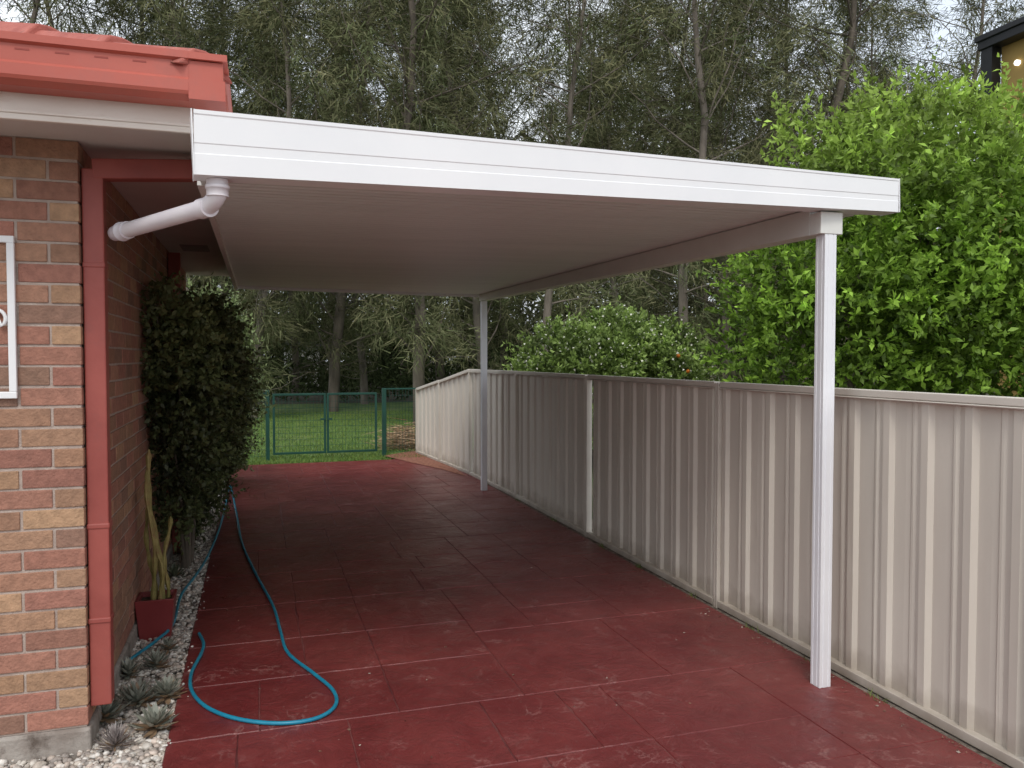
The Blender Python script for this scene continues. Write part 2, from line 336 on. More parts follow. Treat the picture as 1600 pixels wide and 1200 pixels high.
ft=MB(); ft.box((-3.7,WY-.012,-.12),(WX+.012,WY+.12,zb-.004)); ft.box((WX-.12,WY+.12,-.12),(WX+.012,YE,zb-.004)); ft.build('footing',M['footing'],house,bevel=.012)
bwk=MB(); bwk.box((-6,YE,-.1),(WX-.01,YE+.1,SZ)); bwk.build('rear_wall',M['mortar'],house)
EX,EY=-.215,3.33
so=MB(); so.box((-3.8,EY+.02,SZ),(EX-.02,WY+.2,SZ+.012)); so.box((WX-.2,WY+.2,SZ),(EX-.02,YE+.35,SZ+.012)); so.build('soffit',M['soffit'],house)
FB=SZ-.045
fa=MB(); fa.box((-3.8,EY,FB),(EX,EY+.02,2.76)); fa.box((EX-.02,EY+.02,FB),(EX,YE+.4,2.76)); fa.box((-3.8,EY-.006,FB+.022),(EX+.006,EY,FB+.034)); fa.build('fascia',M['eave'],house,bevel=.003)
ve=MB(); ve.box((-.575,6.96,SZ-.008),(-.365,7.33,SZ-.001))
for k in range(6): ve.box((-.56,7.0+k*.05,SZ-.014),(-.38,7.035+k*.05,SZ-.0085))
ve.build('soffit_vent',M['vent'],house)
gp=[(0,0),(.085,0),(.112,.018),(.118,.030),(.118,.070),(.110,.080),(.110,.138),(.125,.146),(.125,.172),(.110,.172),(.100,.150),(.10,.02),(0,.012)]
gu=MB(); GZ=2.625
gu.prism(gp,(-3.8,EY,GZ),(EX-.012,EY,GZ),(0,-1,0))
gu.prism(gp,(EX,EY+.03,GZ),(EX,YE+.4,GZ),(1,0,0))
cpz=[(EX-.012,EX+.1165,EY-.1165,EY+.03,GZ+.001,GZ+.075),(EX-.012,EX+.1085,EY-.1085,EY+.03,GZ+.075,GZ+.143),(EX-.012,EX+.1235,EY-.1235,EY+.03,GZ+.1465,GZ+.171)]
for x0,x1,y0,y1,z0,z1 in cpz: gu.box((x0,y0,z0),(x1,y1,z1))
gu.m=1
for k in range(26):
    x=EX-.03-k*.125
    gu.box((x-.045,EY-.1112,GZ+.118),(x,EY-.108,GZ+.124))
gu.build('gutter',[M['redgutter'],M['slot']],house)
rt=MB(); PT=math.tan(math.radians(22)); ez=2.778; random.seed(5)
hh=[0,.010,.003,.0,.010,.003]
for r in range(12):
    d0=r*.33-.06; d1=d0+.37
    x1=EX-.02-max(d0,0); n=int((x1+3.9)/.3)+1
    for k in range(n):
        xa=x1-k*.3; xb=xa-.296; zz=ez+d0*PT+.015; zB=ez+d1*PT
        lim=lambda x_,y_: min(x_,EX-(y_-EY))
        for s_ in range(6):
            h0=hh[s_]; h1=hh[(s_+1)%6]; a=xa+(xb-xa)*s_/6; b=xa+(xb-xa)*(s_+1)/6; yA=EY+d0; yB=EY+d1
            rt.add([(a,yA,zz+h0),(b,yA,zz+h1),(lim(b,yB),yB,zB+h1),(lim(a,yB),yB,zB+h0)],[(0,1,2,3)])
            rt.add([(a,yA,zz+h0-.024),(b,yA,zz+h1-.024),(b,yA,zz+h1),(a,yA,zz+h0)],[(0,1,2,3)])
    yA0=EY+.02+max(d0,0)
    n=int((YE+.4-yA0)/.3)
    for k in range(n):
        ya=yA0+k*.3; yb=ya+.296; zz=ez+d0*PT+.015; xa=EX-d0; xb=EX-d1; zB=ez+d1*PT
        for s_ in range(6):
            h0=hh[s_];h1=hh[(s_+1)%6]; a=ya+(yb-ya)*s_/6;b=ya+(yb-ya)*(s_+1)/6
            la=max(a,EY+(EX-xb)); lb_=max(b,EY+(EX-xb))
            rt.add([(xa,a,zz+h0),(xa,b,zz+h1),(xb,lb_,zB+h1),(xb,la,zB+h0)],[(0,1,2,3)])
            rt.add([(xa,a,zz+h0-.024),(xa,b,zz+h1-.024),(xa,b,zz+h1),(xa,a,zz+h0)],[(0,1,2,3)])
roof=rt.build('roof',M['tile'],house)
dh=Vector((-1,1,0)).normalized(); sh_=Vector((1,1,0)).normalized()
for k in range(9):   # angular ridge-capping tiles stepping down the hip
    hc=MB(); t0=k*.33-.05; t1=t0+.40
    def sec(t,lift,w,h): 
        c=Vector((EX-t,EY+t,ez+t*PT+lift)); return [c-sh_*w-Vector((0,0,.045)),c-sh_*w*.45+Vector((0,0,h*.8)),c+Vector((0,0,h)),c+sh_*w*.45+Vector((0,0,h*.8)),c+sh_*w-Vector((0,0,.045)),c-Vector((0,0,.03))]
    A=sec(t0,.030,.135,.042); A2=sec(t0+.03,.026,.135,.042); B=sec(t1,.004,.115,.036)
    vs=A+A2+B; fs=[tuple(range(6))[::-1],tuple(range(12,18))]
    for r in range(2): fs+=[(r*6+i,r*6+(i+1)%6,r*6+6+(i+1)%6,r*6+6+i) for i in range(6)]
    hc.add(vs,fs); hc.build('hip_cap',M['tile'],roof,bevel=.008)
dp=MB(); dp.box((WX+.004,3.80,.16),(WX+.088,3.875,2.47)); dp.box((WX+.001,3.796,.93),(WX+.092,3.879,.955)); dp.box((WX+.002,3.797,2.05),(WX+.091,3.878,2.075))
dp.box((WX+.0,3.795,.52),(WX+.091,3.880,.545))
dp.bar((WX+.046,3.836,2.47),(-.17,3.836,2.50),.078,.085)
dp.bar((-.19,3.836,2.49),(-.155,3.836,2.60),.078,.065,up=(1,0,0))
dpo=dp.build('downpipe',M['maroon'],house,bevel=.006); dpo['label']='maroon square downpipe at the front corner'
dp=MB(); dp.box((WX+.004,7.3,0),(WX+.10,7.385,2.55)); o=dp.build('downpipe',M['maroon'],house,bevel=.006); o['label']='maroon downpipe half hidden behind the hedge'
orn=empty('wall_ornament','white metal frame with scroll work hung on the front brick wall','ornament',(0,0,0))
fr=MB(); xr=onY(24,500,WY-.02).x; zt=2.165; zb_=1.50; wl=.62; yo=WY-.022; b_=.028
for (a,b) in (((xr-wl,yo,zt-b_),(xr,yo+.02,zt)),((xr-wl,yo,zb_),(xr,yo+.02,zb_+b_)),((xr-b_,yo,zb_+b_),(xr,yo+.02,zt-b_)),((xr-wl,yo,zb_+b_),(xr-wl+b_,yo+.02,zt-b_))): fr.box(a,b)
fr.build('frame',M['white'],orn,bevel=.003)
sc=MB(); cx=xr-wl/2; cz=(zt+zb_)/2
for k in range(8):
    a0=k*math.pi/4; pts=[]
    for i in range(30):
        t=i/29
        if t<.5: rr=.04+.40*t; aa=a0+.30*math.sin(t*5); pts.append((cx+math.cos(aa)*rr,yo+.004,cz+math.sin(aa)*rr))
        else:
            th=(t-.5)/.5*5.2-1.2; c0=.235; q_=.046*(1-.6*(t-.5)/.5); pts.append((cx+math.cos(a0)*c0+math.cos(a0+th)*q_,yo+.004,cz+math.sin(a0)*c0*1.05+math.sin(a0+th)*q_))
    sc.tube(pts,.0075,6)
sc.build('scroll_work',M['white'],orn)
# ------------------------------------------------------------------ carport
cpt=empty('carport','white flat roofed carport attached to the house over the red driveway','carport')
FL=Vector((-.197,3.003,2.304)); FRt=Vector((3.12,3.305,2.408)); hL,hR=.224,.167
dG=(FRt-FL).normalized(); nG=Vector((dG.y,-dG.x,0)).normalized()
pf=[(0,0),(.002,.0),(.002,.32),(.0,.335),(.0,.48),(.002,.495),(.0015,.92),(.004,.94),(.004,1),(-.09,1),(-.09,.93),(-.004,.9),(-.004,.03),(-.11,.02),(-.11,0)]
gm=MB(); n=len(pf)
vs=[FL+nG*a+Vector((0,0,b*hL)) for a,b in pf]+[FRt+nG*a+Vector((0,0,b*hR)) for a,b in pf]
gm.add(vs,[(i,(i+1)%n,n+(i+1)%n,n+i) for i in range(n)])
for P_,h_,e in ((FL,hL,-1),(FRt,hR,1)):
    gm.bar(P_+dG*e*.002+nG*-.055+Vector((0,0,h_/2)),P_+dG*e*.006+nG*-.055+Vector((0,0,h_/2)),.122,h_+.002)
gm.build('front_gutter',M['white'],cpt)
RX0,RX1=-.195,3.06
def zu(x,y):
    s_=(x-RX0)/(RX1-RX0); t=(y-3.1)/(9.7-3.1)
    return (2.335*(1-s_)+2.425*s_)*(1-t)+(2.46*(1-s_)+2.448*s_)*t
def yf(x): return 3.125+(x-RX0)*.09
def yr(x): return 9.35+(x-RX0)*.12
ru=MB(); nseg=540; vs=[];fs=[]
for i in range(nseg+1):
    t=i/nseg; dz=[0,0,0,0,.0048,.0048][i%6]
    for x in (RX0,1.2,RX1): y=yf(x)+(yr(x)-yf(x))*t; vs.append((x,y,zu(x,y)+dz))
for i in range(nseg): fs+= [(i*3,i*3+1,i*3+4,i*3+3),(i*3+1,i*3+2,i*3+5,i*3+4)]
ru.add(vs,fs)
ru.build('roof_lining',M['ceil'],cpt)
rp=MB(); c4=[(RX0,yf(RX0)),(RX1,yf(RX1)),(RX1,yr(RX1)),(RX0,yr(RX0))]
rp.add([(x,y,zu(x,y)+.012) for x,y in c4]+[(x,y,zu(x,y)+.09) for x,y in c4],[(4,5,6,7),(0,1,5,4),(1,2,6,5),(2,3,7,6),(3,0,4,7),(3,2,1,0)])
rp.build('roof_panel',M['white'],cpt)
rf=MB(); rf.bar((RX0,yr(RX0)+.012,zu(RX0,yr(RX0))+.035),(RX1,yr(RX1)+.012,zu(RX1,yr(RX1))+.035),.02,.13); rf.build('rear_fascia',M['white'],cpt)
ld=MB(); ld.bar((RX0-.0,3.35,(zu(RX0,3.3)+2.575)/2-.01),(RX0-.0,9.3,(zu(RX0,9.3)+2.575)/2-.01),.03,.22); ld.build('ledger',M['beam'],cpt)
bm_=MB(); bx0,bx1=2.66,2.76
def bz(y): return 2.28+(y-3.28)/(9.6-3.28)*.09
vs=[]
for y in [3.40,9.66]:
    for x,z in ((bx0,bz(y)),(bx1,bz(y)),(bx1,zu(bx1,y)-.003),(bx0,zu(bx0,y)-.003)): vs.append((x,y,z))
bm_.add(vs,[(0,1,2,3),(7,6,5,4),(0,4,5,1),(1,5,6,2),(2,6,7,3),(3,7,4,0)])
bm_.build('beam',M['beam'],cpt,bevel=.003)
bb=MB(); bb.box((bx0+.0,3.315,bz(3.3)),(bx1+.03,3.398,2.388)); bb.build('beam_bracket',M['beam'],cpt,bevel=.003)
def post(x,y,top):
    p=MB(); h=.034; gk=.003
    side=[(-h,-h),(-h+.014,-h),(-h+.016,-h+gk),(-h+.020,-h+gk),(-h+.022,-h),(h-.022,-h),(h-.020,-h+gk),(h-.016,-h+gk),(h-.014,-h)]
    pr=[]
    for k in range(4):
        c_,s_=[(1,0),(0,1),(-1,0),(0,-1)][k]
        pr+=[(a*c_-b*s_,a*s_+b*c_) for a,b in side]
    p.prism(pr,(x,y,0.001),(x,y,top),(1,0,0),(0,1,0))
    return p
p1=post(2.722,3.352,2.279).build('post',M['post'],cpt); p1['label']='near white carport post'
p2=post(2.71,9.62,2.365).build('post',M['post'],cpt); p2['label']='far white carport post'
pv=MB(); e=Vector((-.125,3.075,2.218)); q=Vector((-.575,3.845,2.205)); a=Vector((-.125,3.075,2.31))
d=(q-e).normalized()
pts=[a,Vector((-.125,3.075,2.25))]+[e+d*.10*t+(Vector((0,0,.032))*(1-t)**2) for t in (.15,.4,.7,1)]+[q]
pv.tube(pts,.032,20)
pvo=pv.build('downpipe',M['pvc'],cpt); pvo['label']='white round plastic downpipe'
for ps in (([Vector((-.125,3.075,2.305)),Vector((-.125,3.075,2.285)),Vector((-.125,3.075,2.284)),Vector((-.125,3.075,2.272)),Vector((-.125,3.075,2.271)),Vector((-.125,3.075,2.245))],[.038,.038,.042,.042,.038,.038]),([e+d*.06,e+d*.12],.037),([q-d*.13,q-d*.08,q-d*.079,q-d*.069,q-d*.068,q-d*.05],[.037,.037,.041,.041,.037,.037])):
    cl=MB(); cl.tube(ps[0],ps[1],20); cl.build('collar',M['pvc'],pvo)
# ------------------------------------------------------------------ steel boundary fence
fen=empty('steel_fence','beige corrugated steel boundary fence along the right of the driveway','fence')
FPn=[(2.95,-2.1,1.5),(2.95,.10,1.5),(2.95,2.35,1.5),(2.95,4.66,1.5),(2.95,6.88,1.5),(2.95,9.02,1.5),(2.90,11.0,1.495),(2.782,12.45,1.30),(2.67,13.76,1.13)]
prof=[(0,0),(.070,0),(.088,.022),(.128,.022),(.146,0),(.172,0),(.184,.007),(.196,.007),(.208,0)]
random.seed(4)
for i in range(len(FPn)-1):
    a=Vector(FPn[i]); b=Vector(FPn[i+1]); z0,z1=a.z,b.z; a.z=b.z=0; d=(b-a); L_=d.length; d.normalize(); nrm=Vector((-d.y,d.x,0))
    m=MB(); vs=[]; base=0; pts=[]
    while base<L_-.03:
        for u,o_ in prof:
            if .02<=base+u<=L_-.02: pts.append((base+u,o_))
        base+=.238
    for u,o_ in pts:
        zt_=z0+(z1-z0)*u/L_-.015; bow=random.uniform(-.0012,.0012)
        for z in (.03,zt_*.3,zt_*.65,zt_): vs.append(a+d*u+nrm*(o_-.016+(random.uniform(-.0012,.0012)+bow))+Vector((0,0,z)))
    fs=[]
    for k in range(len(pts)-1):
        for w in range(3): fs.append((k*4+w,k*4+4+w,k*4+5+w,k*4+1+w))
    m.add(vs,fs); m.build('panel',M['fence'],fen)
    r=MB(); r.bar(a+Vector((0,0,z0-.012))+d*.032,b+Vector((0,0,z1-.012))-d*.032,.052,.036); r.bar(a+Vector((0,0,z0-.036))+d*.032,b+Vector((0,0,z1-.036))-d*.032,.058,.008)
    r.build('top_rail',M['fencerail'],fen,bevel=.004)
    r=MB(); r.bar(a+Vector((0,0,.018))+d*.032,b+Vector((0,0,.018))-d*.032,.055,.045); r.build('bottom_rail',M['fencerail'],fen,bevel=.004)
for (x,y,z) in FPn:
    r=MB(); r.box((x-.028,y-.024,-.05),(x+.028,y-.003,z-.001)); r.box((x-.028,y+.003,-.05),(x+.028,y+.024,z-.001)); r.box((x-.023,y-.0025,-.05),(x+.023,y+.0025,z-.003)); r.build('post',M['fencerail'],fen,bevel=.003)
# ------------------------------------------------------------------ green gate
GY=13.7
def gx(px): return onY(px,650,GY).x
def meshpanel(m,x0,x1,z0,z1,dx=.055,dz=.11,w=.0045):
    n=max(1,round((x1-x0)/dx))
    for k in range(n+1): x=x0+(x1-x0)*k/n; m.box((x-w/2,GY-w/2,z0),(x+w/2,GY+w/2,z1))
    n=max(1,round((z1-z0)/dz))
    for k in range(n+1): z=z0+(z1-z0)*k/n; m.box((x0,GY-w*1.6,z-w/2),(x1,GY-w*.55,z+w/2))
def leaf(x0,x1,label,px):
    t=empty('garden_gate',label,'gate')
    m=MB(); f=.035; z0,z1=.06,1.07
    m.box((x0,GY-.018,z0),(x0+f,GY+.018,z1)); m.box((x1-f,GY-.018,z0),(x1,GY+.018,z1)); m.box((x0+f,GY-.018,z0),(x1-f,GY+.018,z0+f)); m.box((x0+f,GY-.018,z1-f),(x1-f,GY+.018,z1))
    m.build('frame',M['green'],t,bevel=.003)
    m=MB(); meshpanel(m,x0+f,x1-f,z0+f,z1-f); m.build('mesh_infill',M['green'],t)
    m=MB(); hx=x1-.05 if px else x0+.05
    m.box((hx-.04,GY-.04,.62),(hx+.04,GY-.019,.65)); m.build('latch',M['green'],t)
xa,xm,xb,xc=gx(426),gx(510),gx(589),gx(600)
leaf(xa,xm-.006,'left leaf of the green mesh gate at the far end of the driveway',True)
leaf(xm+.006,xb,'right leaf of the green mesh gate at the far end of the driveway',False)
mf=empty('mesh_fence','green wire mesh fence panel between gate and steel fence','fence')
m=MB(); m.box((xc-.035,GY-.03,-.05),(xc+.035,GY+.03,1.14)); m.build('post',M['green'],mf,bevel=.004)
m=MB(); meshpanel(m,xc+.04,2.62,.04,1.12); m.box((xc+.035,GY-.012,1.115),(2.63,GY+.012,1.14)); m.build('mesh_infill',M['green'],mf)
mf=empty('mesh_fence','green wire mesh fence panel half hidden behind the hedge','fence')
m=MB(); m.box((gx(418)-.03,GY-.03,-.05),(gx(418)+.03,GY+.03,1.13)); m.build('post',M['green'],mf,bevel=.004)
m=MB(); meshpanel(m,-1.6,gx(418)-.04,.04,1.06); m.box((-1.6,GY-.012,1.06),(gx(418)-.035,GY+.012,1.085)); m.build('mesh_infill',M['green'],mf)
m=MB(); p=ground(353,752,-.02); m.box((p.x-.045,p.y-.045,-.05),(p.x+.045,p.y+.045,.74)); m.add([(p.x-.05,p.y-.05,.742),(p.x+.05,p.y-.05,.742),(p.x+.05,p.y+.05,.742),(p.x-.05,p.y+.05,.742),(p.x,p.y,.79)],[(0,1,4),(1,2,4),(2,3,4),(3,0,4),(3,2,1,0)])
tag(m.build('garden_post',M['potpaint'],None,bevel=.003),'short maroon post standing beside the hedge near the gate','post')
# ------------------------------------------------------------------ hose
hp=[(190,1040),(215,1022),(245,1000),(270,975),(283,930),(305,900),(325,868),(343,825),(352,790),(359,759),(364,775),(370,805),(378,848),(400,897),(426,945),(438,985),(450,1020),(490,1052),(520,1078),(524,1102),(495,1122),(440,1130),(375,1124),(325,1106),(300,1080),(299,1052),(314,1022),(318,1005),(311,990)]
pts=[]
for i,(a,b) in enumerate(hp):
    g_=ground(a,b,.011)
    if g_.x<XL: g_=ground(a,b,.03)
    pts.append(g_)
m=MB(); m.tube(curve_pts(pts,8),.0095,10); hs=m.build('garden_hose',M['hose']); tag(hs,'teal blue garden hose looped across the red driveway','hose')
# ------------------------------------------------------------------ planter + cactus
pc=Vector((-.590,5.24,-.03))
pl=empty('planter','square maroon planter pot against the side wall','planter',pc)
m=MB(); w0,w1,H=.085,.108,.255
m.add([(-w0,-w0,0),(w0,-w0,0),(w0,w0,0),(-w0,w0,0),(-w1,-w1,H),(w1,-w1,H),(w1,w1,H),(-w1,w1,H),(-w1+.015,-w1+.015,H),(w1-.015,-w1+.015,H),(w1-.015,w1-.015,H),(-w1+.015,w1-.015,H),(-w1+.02,-w1+.02,H-.04),(w1-.02,-w1+.02,H-.04),(w1-.02,w1-.02,H-.04),(-w1+.02,w1-.02,H-.04)],
 [(3,2,1,0),(0,1,5,4),(1,2,6,5),(2,3,7,6),(3,0,4,7),(4,5,9,8),(5,6,10,9),(6,7,11,10),(7,4,8,11),(8,9,13,12),(9,10,14,13),(10,11,15,14),(11,8,12,15)])
m.build('pot',M['potpaint'],pl,bevel=.003)
m=MB(); m.add([(-.09,-.09,H-.03),(.09,-.09,H-.03),(.09,.09,H-.03),(-.09,.09,H-.03)],[(0,1,2,3)]); m.build('soil',M['soil'],pl)
cz_=empty('cactus','tall thin yellow brown cactus stems growing in the maroon pot','cactus',pc+Vector((0,0,H-.03)))
random.seed(11)
for (dx,dy,h_,ln,r0) in ((0.03,0,.92,-.07,.018),(.05,.03,.50,.02,.014),(-.02,.02,.66,-.03,.015),(.04,-.04,.40,-.02,.014),(.0,-.03,.80,-.035,.014)):
    m=MB(); n=10; k=22; vs=[]
    for i in range(k+1):
        t=i/k; r=r0*(1-.2*t)*(1+.30*math.sin(t*26+dx*50)) if i<k else .003
        for j in range(n):
            aa=2*math.pi*j/n; rr=r*(1 if j%2 else .55); vs.append((dx+ln*t+.014*math.sin(t*7+dy*40)+rr*math.cos(aa),dy+.01*math.cos(t*6)+rr*math.sin(aa),h_*t))
    m.add(vs,[(i*n+j,i*n+(j+1)%n,(i+1)*n+(j+1)%n,(i+1)*n+j) for i in range(k) for j in range(n)]); m.build('stem',M['cactus'],cz_)
# ------------------------------------------------------------------ succulents
def rosette(name,p,R,n,colA,colB,label,up=.55,thin=.22,group=None,dead=.15,cat='succulent'):
    m=MB()
    for k in range(n):
        t=k/n; az=k*2.39996+random.uniform(-.2,.2); el=.12+up*1.5*t+random.uniform(-.1,.1); L_=R*(1.0-.45*t)*random.uniform(.85,1.1); w=R*thin
        d=Vector((math.cos(az)*math.cos(el),math.sin(az)*math.cos(el),math.sin(el))); s=Vector((-math.sin(az),math.cos(az),0)); u=s.cross(d)*-1
        if u.z<0: u=-u
        kk=random.random(); c=[colA[i]*(1-kk)+colB[i]*kk for i in range(3)]
        if random.random()<dead*(1-t)*1.6: c=[.30,.20,.12]; L_*=.9; d=(d-Vector((0,0,.3))).normalized()
        m.cc=tuple(c); b0=Vector((0,0,.01+.03*t)); q=b0+d*L_*.55; tip=b0+d*L_+Vector((0,0,L_*.12))
        m.add([b0-s*w*.3,b0+s*w*.3,q+s*w*.5+u*w*.12,tip,q-s*w*.5+u*w*.12,q-u*w*.2,b0-u*w*.15],[(0,1,5),(1,2,5),(2,3,5),(3,4,5),(4,0,5),(0,4,3,2,1)])
    o=m.build(name,M['succ'],None,col=True); o.location=p; return tag(o,label,cat,group)
gA,gB=(.20,.22,.18),(.38,.38,.31)
random.seed(21)
sl=[((163,1128),.125,44,'grey succulent rosette at the foot of the corner downpipe'),
    ((215,1103),.13,44,'grey green succulent rosette just right of the downpipe foot'),
    ((262,1092),.11,40,'succulent rosette nearest the driveway edge beside the hose'),
    ((243,1142),.12,44,'pale succulent rosette hanging over the pebbles at the bed edge'),
    ((200,1060),.10,34,'succulent rosette tucked against the side wall behind the downpipe'),
    ((245,1045),.10,34,'succulent rosette below the end of the hose'),
    ((262,1018),.08,30,'small succulent rosette in front of the maroon pot')]
for (px_,py_),R,n,lb_ in sl: rosette('succulent',ground(px_,py_,-.01),R*1.1,n,gA,gB,lb_,dead=.35,up=.7)
rosette('succulent',ground(180,1172,-.02),.12,90,(.26,.22,.21),(.42,.37,.35),'spiky purplish grey succulent tuft lowest in the pebble bed',up=.8,thin=.07)
for (px_,py_),R,lb_ in (((272,905),.14,'spiky dark agave rosette just behind the maroon pot'),((290,868),.15,'spiky dark agave rosette at the foot of the hedge'),((306,835),.13,'smallest dark agave rosette farthest along the pebble bed')):
    rosette('agave',ground(px_,py_,-.02),R,36,(.07,.09,.055),(.17,.19,.12),lb_,up=.75,thin=.14,cat='agave')
# ------------------------------------------------------------------ hedge & shrubs
def shrub(name,label,cat,lobes,base,fol,stemr=.03,mat='darkleaf',group=None,bark='bark'):
    t=empty(name,label,cat,base,group=group)
    b=np.array(base)
    P,d,L_,W_,c=fol; leaves('foliage' if cat!='tree' else 'crown',P-b,d,L_,W_,c,M[mat],t)
    m=MB(); B=Vector(base)
    for l in lobes:
        q=Vector(l[0])-B; n0=Vector((q.x*.15,q.y*.15,0)); mid=Vector((q.x*.5,q.y*.45,q.z*.5)); m.tube(curve_pts([n0,mid,q],4),[stemr*(1-.08*k) for k in range(9)],7)
    m.build('stem' if cat!='tree' else 'trunk',M[bark],t); return t
lob=[((-.50,5.85,1.55),(.20,.28,.42)),((-.44,6.3,1.55),(.26,.42,.48)),((-.42,7.0,1.50),(.30,.5,.56)),((-.44,7.9,1.4),(.28,.6,.66)),
     ((-.56,6.1,1.05),(.13,.30,.42)),((-.54,6.9,.90),(.16,.5,.5)),((-.52,7.9,.75),(.19,.6,.55)),((-.50,9.0,1.15),(.26,.6,.85)),((-.58,6.4,.62),(.09,.30,.24)),((-.56,7.5,.46),(.11,.45,.26)),((-.62,5.75,1.95),(.12,.2,.16)),((-.35,6.9,1.95),(.14,.3,.15))]
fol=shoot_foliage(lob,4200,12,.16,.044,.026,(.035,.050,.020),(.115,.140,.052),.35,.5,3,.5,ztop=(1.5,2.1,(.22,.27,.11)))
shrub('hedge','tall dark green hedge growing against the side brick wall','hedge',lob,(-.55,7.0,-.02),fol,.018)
lob=[((-.42,10.6,1.4),(.36,.6,.75)),((-.42,11.3,1.0),(.34,.6,.7)),((-.6,10.3,1.95),(.42,.6,.42)),((-.45,11.2,.55),(.24,.5,.45))]
fol=shoot_foliage(lob,2200,12,.2,.055,.028,(.07,.10,.04),(.24,.31,.12),.4,.5,4)
shrub('shrub','lighter green leafy shrub at the far end of the hedge','shrub',lob,(-.45,10.8,-.02),fol,.025)
L=[(1440,300,9.5,1.08),(1560,310,9.7,1.15),(1330,285,9.5,.74),(1290,400,9.3,.85),(1230,480,9.5,.66),(1420,450,9.0,1.15),(1560,430,9.0,1.3),(1385,215,9.7,.50),(1470,230,9.8,.52),(1690,400,9.6,1.5),(1310,560,9.1,.95),(1480,600,9.0,1.2),(1190,560,9.6,.46),(1262,240,9.6,.34),(1640,560,9.0,1.3),(1370,330,8.9,.7),(1500,350,8.9,.8),(1372,150,9.7,.15),(1575,210,9.7,.36),(1237,190,9.6,.14),(1440,172,9.7,.15),(1530,180,9.7,.2),(1350,480,8.7,.6),(1480,500,8.6,.6)]
lob=[(tuple(atD(a,b,D)),r) for a,b,D,r in L]
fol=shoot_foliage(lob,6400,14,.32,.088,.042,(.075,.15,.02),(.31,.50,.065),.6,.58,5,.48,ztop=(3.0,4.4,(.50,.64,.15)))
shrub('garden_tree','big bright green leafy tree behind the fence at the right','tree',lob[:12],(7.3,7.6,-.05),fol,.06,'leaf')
L=[(880,565,12.6,.60),(960,550,12.8,.64),(1040,563,13.0,.58),(830,592,12.5,.36),(1085,598,13.0,.32),(920,600,12.4,.8),(1020,610,12.6,.75),(990,538,13.2,.42)]
lob=[(tuple(atD(a,b,D)),r) for a,b,D,r in L]
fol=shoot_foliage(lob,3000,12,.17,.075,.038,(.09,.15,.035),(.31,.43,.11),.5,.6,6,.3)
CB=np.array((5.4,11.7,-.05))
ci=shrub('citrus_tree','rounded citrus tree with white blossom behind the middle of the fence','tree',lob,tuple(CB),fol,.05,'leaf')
N=900; idx=rng.integers(0,len(lob),N); dd=unit(rng.normal(size=(N,3))+np.array([0,-.5,.5])); fc=np.array([l[0] for l in lob])[idx]+dd*np.array([l[1] for l in lob])[idx][:,None]*rng.uniform(1.02,1.24,(N,1))-CB
leaves('blossom',fc,rng.normal(size=(N,3)),.040,.036,np.tile(np.array([[.78,.78,.66]]),(N,1)),M['flower'],ci)
for a,b in [(1060,556),(940,522),(1075,580),(1000,560)]:
    m=MB(); m.cc=(.75,.22,.02); p=atD(a,b,12.15)-Vector(CB)
    vs=[p+Vector((math.sin(i*math.pi/6)*math.cos(j*math.pi/4),math.sin(i*math.pi/6)*math.sin(j*math.pi/4),math.cos(i*math.pi/6)))*.030 for i in range(7) for j in range(8)]
    m.add(vs,[(i*8+j,i*8+(j+1)%8,(i+1)*8+(j+1)%8,(i+1)*8+j) for i in range(6) for j in range(8)],True); m.build('orange_fruit',M['flower'],ci,col=True)
